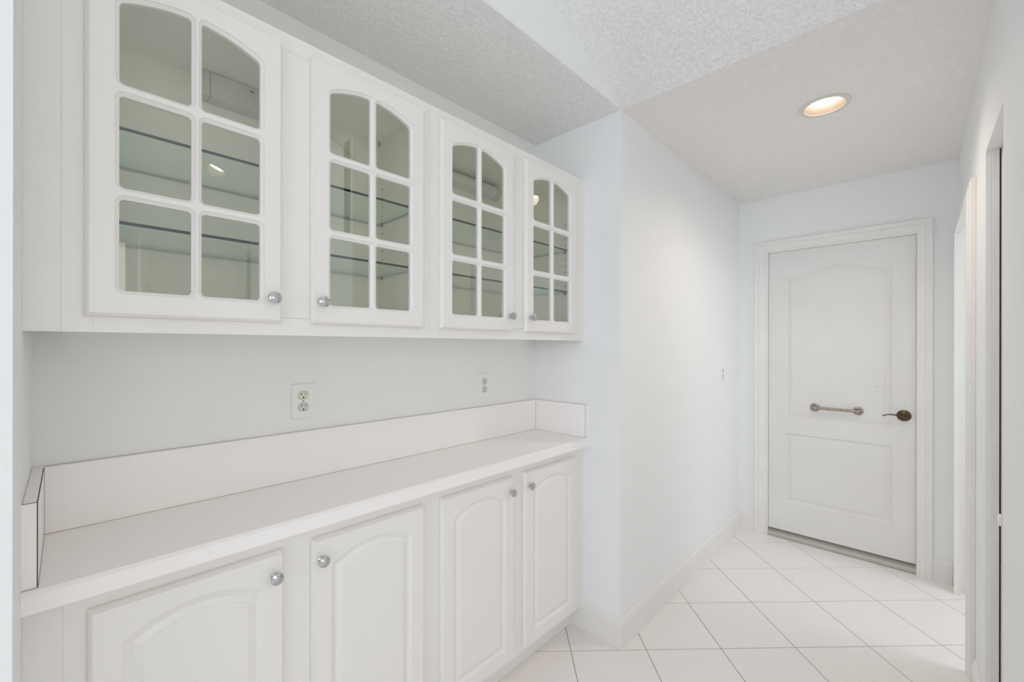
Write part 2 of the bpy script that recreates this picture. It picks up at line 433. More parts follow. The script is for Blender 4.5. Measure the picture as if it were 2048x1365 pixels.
# skirtings --------------------------------------------------------------
BB = [(0, 0), (0.014, 0), (0.014, 0.104), (0.011, 0.110), (0.0115, 0.116), (0.004, 0.130), (0, 0.130)]
g = 0.0004
moulding('baseboard_left', [(X1-g, YT+0.01, 0), (X1-g, YH-g, 0), (X2-g, YH-g, 0), (X2-g, 0.8655, 0)], (0, 0, 1), BB, M['trim'], side=-1,
         **ST('white skirting round the niche corner and along the hall', 'baseboard'))
moulding('baseboard_end', [(X2-g, -0.057, 0), (X2-g, -0.1445, 0)], (0, 0, 1), BB, M['trim'], side=-1, **ST('short skirting between the two door frames at the far corner', 'baseboard'))
moulding('baseboard_right', [(2.464, YR+g, 0), (OX1+0.001, YR+g, 0)], (0, 0, 1), BB, M['trim'], side=-1, **ST('short skirting on the right wall beside the closet opening', 'baseboard'))

# casings --------------------------------------------------------------
CAS = [(0, 0), (0, 0.011), (0.004, 0.0125), (0.012, 0.0125), (0.014, 0.0145), (0.030, 0.0155), (0.034, 0.0180), (0.040, 0.0155), (0.046, 0.0155), (0.050, 0.0185), (0.064, 0.0195), (0.067, 0.0175), (0.067, 0)]
t1 = empty('trim_1', (X2, 0.4, 0), label='moulded white casing around the closed far door', cat='door frame', kind='structure')
def place_of(o):
    m = Matrix.Identity(4)
    while o: m = (o.matrix_parent_inverse if o.parent else Matrix.Identity(4)) @ Matrix.Translation(o.location) @ m; o = o.parent
    return m
def under(o, p):
    """parent o to p without moving it"""
    o.parent = p; o.matrix_parent_inverse = place_of(p).inverted(); return o
for o in moulding('casing_board', [(X2-g, 0.7985, 0), (X2-g, 0.7985, 2.0445), (X2-g, 0.0030, 2.0445), (X2-g, 0.0030, 0)], (-1, 0, 0), CAS, M['trim'], side=1, split=True, gap=0.0003): under(o, t1)
bm = bmesh.new(); box(bm, X2-0.0002, X2+0.10, 0.7835, 0.8003, 0, 2.032); box(bm, X2-0.0002, X2+0.10, -0.0118, 0.0055, 0, 2.032); box(bm, X2-0.0002, X2+0.10, -0.0118, 0.8003, 2.032, 2.0598)
under(obj('jamb', bm, M['trim']), t1)
t2 = empty('trim_2', (PX1, YR, 0), label='moulded white casing around the open doorway in the right wall', cat='door frame', kind='structure')
CAS2 = [(a*0.97, (b if a < 0.06 else (0.0195 if b > 0 else 0))*1.28) for a, b in CAS]
for o in moulding('casing_board', [(PX0+0.001, YR+g, 0), (PX0+0.001, YR+g, PZ), (PX1, YR+g, PZ), (PX1, YR+g, 0)], (0, 1, 0), CAS2, M['trim'], side=1, split=True, gap=0.0003): under(o, t2)
bm = bmesh.new(); box(bm, PX1-0.012, PX1-0.0003, YR-T-0.012, YR-0.0002, 0, PZ-0.0003); box(bm, PX1-0.024, PX1-0.012, YR-0.075, YR-0.045, 0, PZ-0.012); box(bm, PX0+0.0003, PX0+0.012, YR-T, YR-0.0002, 0, PZ-0.0003)
box(bm, PX0+0.012, PX1-0.012, YR-T, YR-0.0002, PZ-0.012, PZ-0.0003)
under(obj('jamb', bm, M['trim']), t2)

# threshold -----------------------------------------------------------------
pr = [(X2+0.004, 0), (X2+0.004, 0.005), (X2+0.008, 0.0055), (X2+0.008, 0.017), (X2+0.013, 0.021)]
x = X2+0.013; z = 0.021
for i in range(5):
    pr += [(x, z), (x+0.0008, z+0.0040), (x+0.0050, z+0.0048), (x+0.0058, z+0.0004)]; x += 0.0078; z += 0.0032
pr += [(X2+0.10, z), (X2+0.10, 0)]
bm = bmesh.new(); a = [bm.verts.new((p[0], 0.0057, p[1])) for p in pr]; b = [bm.verts.new((p[0], 0.7833, p[1])) for p in pr]
bridge(bm, a, b); bm.faces.new(a); bm.faces.new(b)
obj('trim_3', bm, M['alu'], **ST('ridged metal threshold under the closed far door', 'threshold'))

# ------------------------------------------------------------------ panelled slabs
def slab(bm, P, w, h, th, edge, panels, back=True):
    """edge: [(inset, w)] from the rim to the face (w = 0 at the face); panels: list of (outline ccw, [(inset, w)...], filled)"""
    out = [(0, 0), (w, 0), (w, h), (0, h)]
    bk = ring(bm, P, out, -th); bm.faces.new(bk); prev = bk
    for ins, wv in edge:
        r = ring(bm, P, offset(out, -ins), wv); bridge(bm, prev, r); prev = r
    holes = []
    for outline, prof, filled in panels:
        r = ring(bm, P, outline, 0); holes.append(r); p = r
        for ins, wv in prof:
            q = ring(bm, P, offset(outline, -ins), wv); bridge(bm, p, q); p = q
        if filled: bm.faces.new(p)
    fill(bm, [prev]+holes)

EDGE_PROF = [(0, -0.012), (0.001, -0.0088), (0.0050, -0.0022), (0.0060, -0.0022), (0.0066, 0)]

def knob_parts(P, cu, cv, parent, nm='knob'):
    bm = bmesh.new()
    lathe(bm, P, cu, cv, [(0, 0), (0.0085, 0), (0.0088, 0.0015), (0.0070, 0.0035), (0.0048, 0.006), (0.0045, 0.012), (0.0065, 0.0155), (0.0125, 0.0180), (0.0148, 0.0205),
                          (0.0150, 0.0222), (0.0142, 0.0240), (0.0128, 0.0248), (0.0105, 0.0250), (0.0090, 0.0262), (0.0050, 0.0275), (0, 0.0279)])
    return obj(nm, bm, M['chrome'], parent, smooth=True)

# glazed door -------------------------------------------------------------
DW, DH, DT = 0.3495, 0.7065, 0.019
def glazed_door(x, z, parent, knob_right, side_x, nm='door'):
    P = Plane((0, 0, 0), (1, 0, 0), (0, 0, 1), (0, -1, 0))       # local, face at w = 0
    cxm = DW/2; R = 0.27
    def head(k): return lambda u: (2.0745-1.4155)-(R-math.sqrt(max(R*R-(u-cxm)**2, 1e-6)))+k
    cols = [(0.0490, 0.1655), (0.1840, 0.3005)]; rows = [(0.052, 0.2355), (0.2585, 0.4425), (0.4665, None)]
    op = []
    for u0, u1 in cols:
        for v0, v1 in rows:
            op.append(rrect(u0, u1, v0, v1 if v1 else 0, 0.0085, None if v1 else head(0)))
    bm = bmesh.new(); out = [(0, 0), (DW, 0), (DW, DH), (0, DH)]
    bk = ring(bm, P, out, -DT); prev = bk
    for ins, wv in EDGE_PROF:
        r = ring(bm, P, offset(out, -ins), wv); bridge(bm, prev, r); prev = r
    fh, bh = [], []
    for o_ in op:
        a = ring(bm, P, offset(o_, 0.0072), 0); fh.append(a); p = a
        for off, wv in ((0.0067, -0.0024), (0.0058, -0.0027), (0.0016, -0.0066), (0.0, -0.0078), (0.0, -0.0145)):
            q = ring(bm, P, offset(o_, off), wv); bridge(bm, p, q); p = q
        q = ring(bm, P, o_, -DT); bridge(bm, p, q); bh.append(q)
    fill(bm, [prev]+fh); fill(bm, [bk]+bh)
    d = obj(nm, bm, M['cab'], parent); d.location = (x, YF-0.0008-DT, z)
    for o_ in op:
        bm = bmesh.new(); gl = offset(o_, -0.0004)
        v = ring(bm, P, gl, -0.0125); bm.faces.new(v)
        obj('glass_pane', bm, M['pane'], d)
    k = knob_parts(P, DW-0.0245 if knob_right else 0.0215, 0.0585, d)
    # hinge leaves on the cabinet side behind the face frame
    hu = side_x-x
    for hz in (0.078, 0.637):
        bm = bmesh.new(); box(bm, min(hu, hu+(0.0045 if knob_right else -0.0045)), max(hu, hu+(0.0045 if knob_right else -0.0045)), 0.0395, 0.058, hz-0.014, hz+0.014)
        obj('hinge', bm, M['dark'], d)
    return d

# raised panel door --------------------------------------------------------
def panel_door(x, z, wd, ht, parent, knob_right, face_y, nm='door', arch=True, flip=False, knob_low=False):
    P = Plane((0, 0, 0), (1, 0, 0), (0, 0, 1), (0, -1, 0)) if not flip else Plane((0, 0, 0), (-1, 0, 0), (0, 0, 1), (0, 1, 0))
    u0, u1 = 0.048, wd-0.048; v0, v1 = 0.052, ht-0.082
    s = 0.040; hw = (u1-u0)/2; R = (hw*hw+s*s)/(2*s); um = (u0+u1)/2; vc = v1+s-R
    def loop(k):
        """panel outline drawn k inside the outer one; the arch stays concentric"""
        a, b = u0+k, u1-k; pts = [(a, v0+k), (b, v0+k)]
        if not arch: return pts+[(b, v1-k), (a, v1-k)]
        n = 18
        for i in range(n+1):
            u = b-(b-a)*i/n; pts.append((u, vc+math.sqrt((R-k)**2-(u-um)**2)))
        return pts
    bm = bmesh.new()
    out = [(0, 0), (wd, 0), (wd, ht), (0, ht)]
    bk = ring(bm, P, out, -0.019); bm.faces.new(bk); prev = bk
    for ins, wv in EDGE_PROF:
        r = ring(bm, P, offset(out, -ins), wv); bridge(bm, prev, r); prev = r
    first = ring(bm, P, loop(0), 0); p = first
    for k, wv in [(0.0030, -0.0020), (0.0080, -0.0056), (0.0125, -0.0080), (0.0160, -0.0084), (0.0166, -0.0070), (0.0320, -0.0014), (0.0326, -0.0002), (0.0360, 0.0)]:
        q = ring(bm, P, loop(k), wv); bridge(bm, p, q); p = q
    fill(bm, [p]); fill(bm, [prev, first])
    d = obj(nm, bm, M['cab'], parent)
    yy = face_y-0.0008-0.019 if not flip else face_y+0.0008+0.019
    d.location = (x, yy, z)
    ku = (wd-0.024) if knob_right else 0.021
    knob_parts(P, ku, 0.055 if knob_low else ht-0.056, d)
    return d

# ------------------------------------------------------------------ wall cabinets
holesz = [1.6115+0.0325*k for k in range(0, 11)]
def wall_cabinet(x0, x1, doors, label, filler, stiles):
    root = empty('wall_cabinet', ((x0+x1)/2, YF, ZU), label=label, cat='cabinet', group='glazed wall cabinets in the niche')
    r = lambda o: under(o, root); g = 0.00015
    fr = root
    def B(nm, d, m, **k): return r(bx(nm, d, m, **k))
    B('side_panel', (x0+0.0005, x0+0.019, YF+0.0195, YB-0.0085, ZU+0.010, 2.137), M['cab_inside'])
    B('side_panel', (x1-0.019, x1-0.0005, YF+0.0195, YB-0.0085, ZU+0.010, 2.137), M['cab_inside'])
    B('top_panel', (x0+0.0195, x1-0.0195, YF+0.0195, YB-0.0085, 2.118, 2.137), M['cab_inside'])
    B('bottom_panel', (x0+0.0195, x1-0.0195, YF+0.0195, YB-0.0085, ZU+0.010, ZU+0.028), M['cab'])
    B('back_panel', (x0+0.0005, x1-0.0005, YB-0.008, YB-0.0006, ZU+0.010, 2.137), M['cab_inside'])
    s = stiles
    for a, b in (s[0], s[2]): B('stile', (a, b, YF, YF+0.019, ZU, ZT), M['cab'])
    B('stile', (s[1][0], s[1][1], YF, YF+0.019, 1.4293, 2.1125), M['cab'])
    B('rail', (s[0][1]+g, s[2][0]-g, YF, YF+0.019, ZU, 1.4287), M['cab']); B('rail', (s[0][1]+g, s[2][0]-g, YF, YF+0.019, 2.113, ZT), M['cab'])
    if filler: B('filler_strip', (filler[0], filler[1], YF+0.0004, YF+0.019, ZU, ZT), M['cab'])
    for dx, kr in doors:
        d = glazed_door(dx, 1.4155, None, kr, (x0+0.0192) if kr else (x1-0.0192)); under(d, root)
    # shelf pin holes and pins on the inner sides
    for sx, xx in ((1, x0+0.0191), (-1, x1-0.0191)):
        for yy in (1.2215, 1.4340):
            bm = bmesh.new()
            P = Plane((xx, 0, 0), (0, -1, 0) if sx > 0 else (0, 1, 0), (0, 0, 1), (sx, 0, 0))
            for hz in holesz:
                if abs(hz-1.6115) < 1e-3 or abs(hz-1.8065) < 1e-3: continue
                lathe(bm, P, (-yy if sx > 0 else yy), hz, [(0.0032, 0.0), (0.0032, 0.0003), (0, 0.0003)], 10)
            r(obj('pin_holes', bm, M['dark'], kind='stuff'))
            for hz in (1.6075, 1.8030):
                bm = bmesh.new(); lathe(bm, P, (-yy if sx > 0 else yy), hz-0.001, [(0, 0), (0.006, 0), (0.006, 0.002), (0.0028, 0.0025), (0.0028, 0.009), (0, 0.009)], 14)
                r(obj('shelf_pin', bm, M['pin'], smooth=True))
    return root

wall_cabinet(-0.0075, 0.8256, [(0.0230, True), (0.4445, False)],
             'left white wall cabinet with two arched glass doors, nearest the camera', (X0+0.0001, -0.0077), [(-0.0075, 0.035), (0.360, 0.458), (0.783, 0.8256)])
wall_cabinet(0.8260, 1.6660, [(0.8630, True), (1.2862, False)],
             'right white wall cabinet with two arched glass doors, against the niche side', (1.6663, X1-0.0003), [(0.8260, 0.874), (1.199, 1.299), (1.623, 1.6660)])

# cable hole in the upper corner of the left wall cabinet
bm = bmesh.new(); P = Plane((0.8062, 0, 0), (0, 1, 0), (0, 0, 1), (-1, 0, 0)); lathe(bm, P, 1.4555, 2.1105, [(0.0068, 0), (0.0068, 0.0008), (0.0045, 0.0014), (0, 0.0006)], 14)
under(obj('cable_hole', bm, M['brown']), bpy.data.objects['wall_cabinet'])

# glass shelves
def shelf(x0, x1, z, label):
    bm = bmesh.new(); y0, y1 = 1.1960, 1.4610; th = 0.0068
    vs = box(bm, x0+0.0205, x1-0.0205, y0, y1, z-th, z)
    bm.faces.ensure_lookup_table(); bm.normal_update()
    for f in bm.faces: f.material_index = 0 if abs(f.normal.z) > 0.5 else (1 if f.calc_center_median().y < y0+0.001 else 2)
    o = obj('glass_shelf', bm, [M['shelf'], M['shelf_edge'], M['shelf_back']], label=label, cat='shelf', group='glass shelves in the wall cabinets'); rel(o, ((x0+x1)/2, 1.33, z)); return o
for x0, x1, nm in ((-0.0075, 0.8256, 'left'), (0.8264, 1.6660, 'right')):
    for z, lv in ((1.8125, 'upper'), (1.6165, 'lower')):
        shelf(x0, x1, z, f'{lv} green edged glass shelf inside the {nm} wall cabinet')

# fluorescent fixtures inside the cabinets
def fixture(x0, x1, label, rounded, cord):
    root = empty('cabinet_light', ((x0+x1)/2, 1.455, 2.113), label=label, cat='light fixture', group='strip lights under the cabinet tops')
    y0, y1, z0, z1 = 1.415, 1.4630, 2.048, 2.1155
    if rounded:
        bm = bmesh.new(); pr_ = [(y1, z1)]+[(y1-0.004-0.044*math.sin(math.radians(a)), (z0+z1)/2+0.030*math.cos(math.radians(a))) for a in range(0, 181, 15)]+[(y1, z0)]
        a = [bm.verts.new((x0+0.012, p[0], p[1])) for p in pr_]; b = [bm.verts.new((x1-0.034, p[0], p[1])) for p in pr_]
        bridge(bm, a, b); bm.faces.new(a); bm.faces.new(b); under(obj('diffuser', bm, M['diffuser'], smooth=True), root)
        for xa, xb in ((x0, x0+0.0115), (x1-0.033, x1-0.026), (x1-0.0255, x1-0.016), (x1-0.0155, x1)):
            bm = bmesh.new(); k_ = 1.03
            q = [(y1+(p[0]-y1)*k_, (z0+z1)/2+(p[1]-(z0+z1)/2)*k_) for p in pr_]
            a = [bm.verts.new((xa, min(p[0], y1), p[1])) for p in q]; b = [bm.verts.new((xb, min(p[0], y1), p[1])) for p in q]
            bridge(bm, a, b); bm.faces.new(a); bm.faces.new(b); under(obj('end_cap', bm, M['fixture'], smooth=True), root)
    else:
        under(bx('housing', (x0+0.022, x1, y0, y1, z0, z1), M['fixture'], bev=0.0015), root)
        under(bx('end_cap', (x0, x0+0.0212, y0, y1, z0, z1+0.001), M['fixture'], bev=0.002), root)
        under(bx('starter_slot', (x1-0.215, x1-0.205, y0-0.0006, y0+0.001, z1-0.0145, z1-0.010), M['dark']), root)
        under(bx('starter_slot', (x0+0.155, x0+0.168, y0-0.0006, y0+0.001, z1-0.0105, z1-0.0085), M['dark']), root)
    under(bx('mounting_bracket', (x0+0.03, x1-0.03, y0+0.038, y1, z1+0.0003, 2.1177), M['dark']), root)
    if cord:
        bm = bmesh.new(); pts = []
        for i in range(15):
            t = i/14; pts.append((x1+0.0*t+0.155*t, 1.452, 2.083-0.012*t-0.085*t*t)) 
        tube(bm, pts, 0.0013, 6); under(obj('power_cord', bm, M['cord'], smooth=True), root)
fixture(0.252, 0.585, 'boxy white strip light under the top of the left wall cabinet', False, True)
fixture(1.080, 1.415, 'rounded white strip light under the top of the right wall cabinet', True, False)

# wire loop on top of the cabinets
bm = bmesh.new(); tube(bm, [(0.690, 1.205, 2.139), (0.694, 1.205, 2.186), (0.700, 1.205, 2.1935), (0.735, 1.207, 2.1985), (0.7475, 1.209, 2.1970), (0.7520, 1.209, 2.1900), (0.7490, 1.205, 2.139)], 0.0016, 8)
obj('wire_loop', bm, M['plate'], smooth=True, label='small bent white wire sticking up from the cabinet top', cat='wire')

# ------------------------------------------------------------------ base cabinets
def base_cabinet(x0, x1, doors, label, filler, stiles):
    root = empty('base_cabinet', ((x0+x1)/2, YL, 0), label=label, cat='cabinet', group='white base cabinets under the counter')
    def B(nm, d, m, **k): return under(bx(nm, d, m, **k), root)
    B('side_panel', (x0+0.0005, x0+0.019, YL+0.0195, YB-0.001, 0.0998, ZCB-0.0008), M['cab_inside']); B('side_panel', (x1-0.019, x1-0.0005, YL+0.0195, YB-0.001, 0.0998, ZCB-0.0008), M['cab_inside'])
    B('bottom_panel', (x0+0.0195, x1-0.0195, YL+0.0195, YB-0.001, 0.104, 0.122), M['cab_inside'])
    g = 0.00015; zb, zt = 0.0998, ZCB-0.0008
    s = stiles
    for a, b in (s[0], s[2]): B('stile', (a, b, YL, YL+0.019, zb, zt), M['cab'])
    B('stile', (s[1][0], s[1][1], YL, YL+0.019, 0.1383, 0.8007), M['cab'])
    B('rail', (s[0][1]+g, s[2][0]-g, YL, YL+0.019, zb, 0.138), M['cab']); B('rail', (s[0][1]+g, s[2][0]-g, YL, YL+0.019, 0.801, zt), M['cab'])
    if filler: B('filler_strip', (filler[0], filler[1], YL+0.0004, YL+0.019, zb, zt), M['cab'])
    xa, xb = (X0+0.001 if x0 < 0.5 else x0+g), (X1-0.0155 if x1 > 1 else x1-g)
    B('toe_kick', (xa, xb, YT, YT+0.012, 0.0006, zb-0.0006), M['cab'])
    for dx, wd, kr in doors:
        under(panel_door(dx, 0.1215, wd, 0.7205, None, kr, YL), root)
base_cabinet(-0.0040, 0.8385, [(0.0285, 0.352, True), (0.4500, 0.352, False)], 'left white base cabinet with two arched panel doors, nearest the camera',
             (X0+0.0001, -0.0041), [(-0.0040, 0.042), (0.366, 0.466), (0.790, 0.8385)])
base_cabinet(0.8389, 1.6815, [(0.8730, 0.352, True), (1.2910, 0.3575, False)], 'right white base cabinet with two arched panel doors, beside the hall skirting',
             (1.6819, X1-0.0003), [(0.8389, 0.888), (1.209, 1.306), (1.634, 1.6815)])

# ------------------------------------------------------------------ counter
YC = 1.1276
ct = empty('countertop', ((X0+X1)/2, 1.3, ZCB), label='long white laminate countertop with low splashbacks on three sides', cat='countertop')
pr = [(YB-0.0006, ZCB), (YC, ZCB), (YC, ZCT-0.0062), (YC+0.0078, ZCT), (YB-0.0006, ZCT)]
bm = bmesh.new(); a = [bm.verts.new((X0+0.0001, p[0], p[1])) for p in pr]; b = [bm.verts.new((X1-0.0001, p[0], p[1])) for p in pr]
bridge(bm, a, b); bm.faces.new(a); bm.faces.new(b); under(obj('worktop', bm, M['counter']), ct)
SP = 1.1447; tb = 0.019; z0 = ZCT+0.0003
under(bx('backsplash', (X0+0.0200, X1-0.0200, YB-tb, YB-0.0001, z0, ZBS), M['counter'], bev=0.0006), ct)
sl = under(bx('side_splash', (X0+0.0001, X0+0.0198, SP, YB-0.0006, z0, ZBS), M['counter']), ct)
sr = under(bx('side_splash', (X1-0.0198, X1-0.0001, SP, YB-0.0006, z0, ZBS), M['counter']), ct)
def strips(nm, lst, m):
    bm = bmesh.new()
    for s in lst: box(bm, *s)
    under(obj(nm, bm, m), ct)
e = 0.0005; q = 0.0004
xl, xr = X0+0.0198, X1-0.0198
strips('laminate_edge_line', [
    (xl-0.0012, xl+q, SP-q, SP+0.0003, z0, ZBS+q), (xl-0.0012, xl+q, SP, YB-tb, ZBS-e, ZBS+q), (X0+0.0010, xl, SP-q, SP+0.0008, ZBS-e, ZBS+q)], M['seam'])
strips('laminate_edge_line', [
    (xr-q, xr+0.0009, SP-q, SP+0.0003, z0, ZBS+q)], M['seam'])
strips('caulk_line', [
    (xl, xr, YB-tb-0.0010, YB-tb+0.0002, ZCT, ZCT+0.0010), (xl, xr, YB-0.0016, YB-0.0007, ZBS-0.0003, ZBS+0.0008),
    (xl-0.0002, xl+0.0009, SP, YB-tb, ZCT, ZCT+0.0010), (xr-0.0007, xr+0.0002, SP, YB-tb, ZCT, ZCT+0.0008),
    (xl-0.0001, xl+0.0009, YB-tb-0.0008, YB-tb+0.0001, ZCT, ZBS), (xr-0.0009, xr+0.0001, YB-tb-0.0009, YB-tb+0.0001, ZCT, ZBS),
    (X0+0.0009, X0+0.0015, SP, YB-0.002, ZBS-0.0002, ZBS+0.0004), (X1-0.0018, X1-0.0009, SP, YB-0.002, ZBS-0.0002, ZBS+0.0008),
    (X0+0.0009, xl, SP-0.0012, SP+0.0002, ZCT, ZCT+0.0012)], M['seam_soft'])

# ------------------------------------------------------------------ outlets
def outlet(P, label, m_r, nm='wall_outlet'):
    root = empty(nm, P(0, 0, 0), label=label, cat='outlet', group='duplex wall outlets')
    hw, hh = 0.0355, 0.0580
    bm = bmesh.new(); o_ = [(-hw, -hh), (hw, -hh), (hw, hh), (-hw, hh)]
    def cut(cv):
        pts = []; R = 0.0172
        for a in range(0, 360, 12):
            x_, y_ = R*math.cos(math.radians(a)), R*math.sin(math.radians(a)); pts.append((x_, cv+max(-0.0138, min(0.0138, y_))))
        return ccw(pts)
    sh = [cut(0.0195), cut(-0.0195)]
    bk = ring(bm, P, o_, 0.0004); r1 = ring(bm, P, o_, 0.0030); r2_ = ring(bm, P, offset(o_, -0.0030), 0.0055)
    bm.faces.new(bk); bridge(bm, bk, r1); bridge(bm, r1, r2_)
    hr = [ring(bm, P, s_, 0.0055) for s_ in sh]
    for s_, h in zip(sh, hr):
        lo_ = ring(bm, P, s_, 0.0015); bridge(bm, h, lo_)
    fill(bm, [r2_]+hr); under(obj('cover_plate', bm, M['plate']), root)
    for s_, cv, mr_ in zip(sh, (0.0195, -0.0195), m_r):
        bm = bmesh.new(); s2 = offset(s_, -0.0008); a = ring(bm, P, s2, 0.0016); b = ring(bm, P, s2, 0.0060); c = ring(bm, P, offset(s2, -0.0006), 0.0066)
        bridge(bm, a, b); bridge(bm, b, c); bm.faces.new(c); bm.faces.new(a)
        rc = under(obj('receptacle', bm, mr_), root)
        bm = bmesh.new()
        def bxp(u0, u1, v0, v1):
            vs = [bm.verts.new(P(u, v, w_)) for u in (u0, u1) for v in (v0, v1) for w_ in (0.0060, 0.0068)]
            for f in ((0, 1, 3, 2), (4, 6, 7, 5), (0, 4, 5, 1), (2, 3, 7, 6), (0, 2, 6, 4), (1, 5, 7, 3)): bm.faces.new([vs[i] for i in f])
        bxp(-0.0073, -0.0053, cv+0.0005, cv+0.0090); bxp(0.0055, 0.0073, cv+0.0015, cv+0.0083)
        h = [(0.0027*math.cos(math.radians(a)), cv-0.0078+(0.0027*math.sin(math.radians(a)) if a <= 180 else -0.0022)) for a in (0, 30, 60, 90, 120, 150, 180, 200, 340)]
        a = ring(bm, P, h, 0.0060); b = ring(bm, P, h, 0.0068); bridge(bm, a, b); bm.faces.new(b)
        s__ = obj('slots', bm, M['dark']); under(s__, rc)
    # the dark line around each receptacle
    bm = bmesh.new(); lathe(bm, P, 0, 0, [(0, 0.0050), (0.0030, 0.0052), (0.0030, 0.0060), (0.0022, 0.0066), (0, 0.0067)], 12); under(obj('screw', bm, M['nickel']), root)
    bm = bmesh.new(); vs = ring(bm, P, [(-0.022, -0.042), (0.022, -0.042), (0.022, 0.042), (-0.022, 0.042)], 0.0012); bm.faces.new(vs); under(obj('recess', bm, M['dark']), root)
    return root
outlet(Plane((0.5395, YB, 1.1750), (1, 0, 0), (0, 0, 1), (0, -1, 0)), 'duplex outlet in a white plate above the counter, nearest the camera', (M['recept'], M['recept_white']))
outlet(Plane((1.3510, YB, 1.1738), (1, 0, 0), (0, 0, 1), (0, -1, 0)), 'duplex outlet in a white plate above the counter, near the niche corner', (M['recept_white'], M['recept_white']))
outlet(Plane((3.1050, YH, 1.1700), (1, 0, 0), (0, 0, 1), (0, -1, 0)), 'duplex outlet seen edge-on on the hall wall near the far door', (M['recept_white'], M['recept_white']))

# ------------------------------------------------------------------ the far door
DXF = X2+0.0205
Pd = Plane((DXF, 0.7820, 0.0515), (0, -1, 0), (0, 0, 1), (-1, 0, 0))
dw, dh = 0.7755, 1.9795
def yz(y, z): return (0.7820-y, z-0.0515)
def ogee(y):                        # head of the upper panel, in world z
    t = abs(y-0.3955)/0.2815
    return 1.853+0.066*(0.5+0.5*math.cos(math.pi*min(1, t/0.86)))
up_ = [yz(0.677, 0.856), yz(0.1145, 0.856)]+[yz(0.1145+(0.677-0.1145)*i/26, ogee(0.1145+(0.677-0.1145)*i/26)) for i in range(27)]
lo_ = [yz(0.677, 0.262), yz(0.1125, 0.262), yz(0.1125, 0.746), yz(0.677, 0.746)]
bm = bmesh.new()
prof = [(0.003, -0.0050), (0.010, -0.0088), (0.016, -0.0094), (0.0175, -0.0072), (0.022, -0.0066), (0.033, -0.0056), (0.0338, -0.0016), (0.038, -0.0012)]
slab(bm, Pd, dw, dh, 0.035, [(0, -0.001), (0.001, 0)], [(ccw(up_), prof, True), (lo_ if ccw(lo_) == lo_ else ccw(lo_), prof, True)])
door = rel(obj('door_1', bm, M['door'], label='closed white two panel door with an arched upper panel', cat='door', kind='structure'), (DXF, 0.3945, 0))
def dchild(name, bm, m, parent=door, smooth=False, label=None):
    o = obj(name, bm, m, smooth=smooth, label=label); return under(o, parent)
Pw = Plane((DXF, 0, 0), (0, -1, 0), (0, 0, 1), (-1, 0, 0))          # u = -y, v = z
bm = bmesh.new()
by0, by1, bz = 0.5050, 0.2760, 0.9440
tube(bm, [Pw(-by0, bz, 0.034), Pw(-by1, bz, 0.034)], 0.0090, 14)
bar = dchild('pull_bar', bm, M['nickel'], smooth=True, label='brushed grey metal pull bar')
for yy in (by0, by1):
    bm = bmesh.new(); lathe(bm, Pw, -yy, bz, [(0, 0.0005), (0.0275, 0.0005), (0.0275, 0.003), (0.0250, 0.0045), (0.0150, 0.0060), (0.0125, 0.010), (0.0110, 0.026), (0.0125, 0.034), (0.0115, 0.041), (0.0070, 0.0455), (0, 0.047)], 26)
    fl_ = dchild('flange', bm, M['nickel'], bar, True)
    bm = bmesh.new()
    for a in (60, 180, 300):
        if yy == by1: a += 60
        lathe(bm, Pw, -yy+0.0205*math.cos(math.radians(a)), bz+0.0205*math.sin(math.radians(a)), [(0.0030, 0.0040), (0.0030, 0.0056), (0.0015, 0.0062), (0, 0.0062)], 10)
    dchild('screws', bm, M['chrome'], bar)
# lever
ly, lz = 0.0597, 0.9380
bm = bmesh.new(); lathe(bm, Pw, -ly, lz, [(0, 0.0005), (0.0335, 0.0005), (0.0338, 0.0030), (0.0320, 0.0060), (0.0270, 0.0078), (0.0255, 0.0076), (0.0170, 0.0125), (0.0125, 0.0140), (0.0120, 0.030), (0.0130, 0.033), (0.0130, 0.045), (0.0100, 0.047), (0.0095, 0.0455), (0.0050, 0.0455), (0.0048, 0.048), (0, 0.048)], 30)
hn = dchild('door_handle', bm, M['bronze'], smooth=True, label='antique bronze lever handle on a round rose')
bm = bmesh.new()
pts = []; rs = []
for i in range(17):
    t = i/16; y_ = ly+0.006+t*0.092
    z_ = lz-0.002+0.010*math.sin(t*math.pi*1.15)*t-0.004*t**3+0.003
    pts.append(Pw(-y_, z_, 0.040+0.004*math.sin(t*math.pi)-0.006*t)); k_ = 1-0.62*t
    rs.append((0.0072*k_+0.001, 0.0040*k_+0.0010))
tube(bm, pts, rs, 12); dchild('lever', bm, M['bronze'], hn, True)
# small marks left on the door
for yy, zz in ((0.3916, 1.9024), (0.4016, 1.4692), (0.5934, 1.113), (0.1845, 1.1058)):
    bm = bmesh.new(); rec = 0.0012 if 0.89 < zz < 1.88 else 0.0
    lathe(bm, Pw, -yy, zz, [(0.0024, -rec+0.00005), (0.0022, -rec+0.0004), (0, -rec+0.0004)], 10); dchild('screw_hole', bm, M['dark'])

# closet door behind the gap, with its round white knob
Pk = Plane((0, -0.2052, 0), (1, 0, 0), (0, 0, 1), (0, 1, 0))
cd = bx('door_2', (1.32, 2.430, -0.240, -0.2052, 0.012, OZ-0.004), M['door'], label='white closet door set back behind the near right wall edge', cat='door', kind='structure')
bm = bmesh.new(); lathe(bm, Pk, 1.985, 0.824, [(0, 0.0003), (0.010, 0.0003), (0.009, 0.004), (0.009, 0.010), (0.014, 0.015), (0.0185, 0.020), (0.0165, 0.025), (0, 0.027)], 24)
obj('knob', bm, M['plate'], cd, smooth=True, label='round white closet knob')

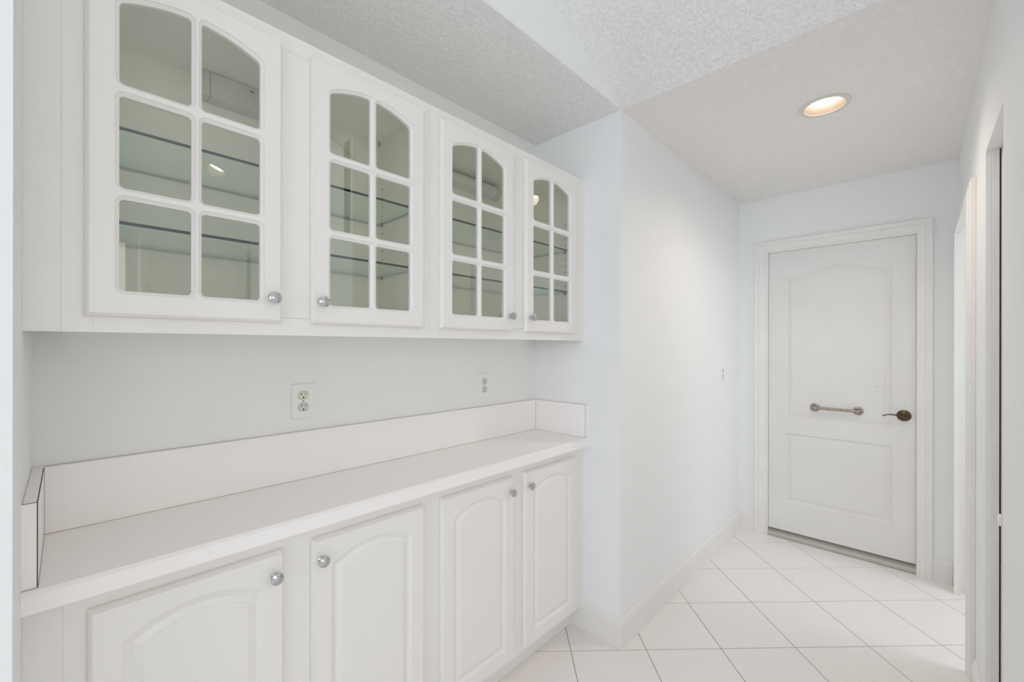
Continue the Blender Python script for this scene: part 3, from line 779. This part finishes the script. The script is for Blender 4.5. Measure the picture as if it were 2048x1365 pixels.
# ------------------------------------------------------------------ recessed lights
def can(P, label, power):
    root = empty('recessed_light', P(0, 0, 0), label=label, cat='ceiling light', group='recessed ceiling lights')
    bm = bmesh.new()
    lathe(bm, P, 0, 0, [(0.0945, 0.0004), (0.0950, 0.0022), (0.0930, 0.0042), (0.0760, 0.0046), (0.0745, 0.0030), (0.0745, 0.0004), (0.0945, 0.0004)], 48)
    under(obj('trim_ring', bm, M['ring'], smooth=True), root)
    bm = bmesh.new(); pr_ = []
    n = 12
    for i in range(n+1):
        t = i/n; r_ = 0.0742-0.0175*t; w_ = 0.002-0.034*t
        pr_ += [(r_, w_), (r_-0.0008, w_-0.0010)]
    pr_.append((0.0790, -0.0340)); pr_.append((0.0790, 0.0))
    lathe(bm, P, 0, 0, pr_, 48); under(obj('baffle', bm, M['baffle'], smooth=False), root)
    bm = bmesh.new(); lathe(bm, P, 0, 0, [(0.0560, -0.031), (0.0520, -0.025), (0.034, -0.0195), (0, -0.0175)], 40)
    under(obj('lamp_lens', bm, M['lens'], smooth=True), root)
    if power:
        l = bpy.data.lights.new('can_light', 'SPOT'); l.energy = power; l.color = (1.0, 0.84, 0.72); l.spot_size = math.radians(150); l.spot_blend = 1.0; l.shadow_soft_size = 0.05
        o = bpy.data.objects.new('can_light', l); C.objects.link(o); o.location = P(0, 0, 0.006)
        o.rotation_euler = (P.w).to_track_quat('-Z', 'Y').to_euler(); under(o, root)
    return root
can(Plane((CANS_HALL[0][0], CANS_HALL[0][1], ZC), (1, 0, 0), (0, 1, 0), (0, 0, -1)), 'lit recessed light in the flat hall ceiling', CAN_SPOT)
can(Plane(Ps(KC[0][0], KC[0][1], 0), Ps.u, Ps.v, Ps.w), 'lit recessed light in the sloping ceiling, mirrored in the first glass door', KITCHEN_SPOT)
can(Plane(Ps(KC[1][0], KC[1][1], 0), Ps.u, Ps.v, Ps.w), 'added unseen recessed fill light high in the sloping ceiling behind the camera', KITCHEN_SPOT)  # added lamp for soft kitchen fill, out of view
can(Plane(Ps(KC[2][0], KC[2][1], 0), Ps.u, Ps.v, Ps.w), 'added unseen recessed fill light in the sloping ceiling just above the camera', KITCHEN_SPOT)  # one more added fill lamp, put in to light the counter

# ------------------------------------------------------------------ opposite kitchen cabinets, mirrored in the glass
def small_cabinet(x0, x1, z0_, z1_, label):
    yb, yf = YK+0.001, YK+0.33
    root = empty('kitchen_cabinet', ((x0+x1)/2, yb, z0_), label=label, cat='cabinet', group='kitchen cabinets across the room')
    under(bx('carcass', (x0+0.001, x1-0.001, yb, yf, z0_, z1_), M['cab']), root)
    wd = (x1-x0)/2-0.02
    for k_ in range(2):
        under(panel_door(x0+0.012+wd+k_*(wd+0.016), z0_+0.015, wd, z1_-z0_-0.03, None, k_ == 0, yf, arch=False, flip=True, knob_low=True), root)
small_cabinet(0.42, 1.18, 1.78, 2.28, 'short white cabinet on the rear kitchen wall beside the added rear window')
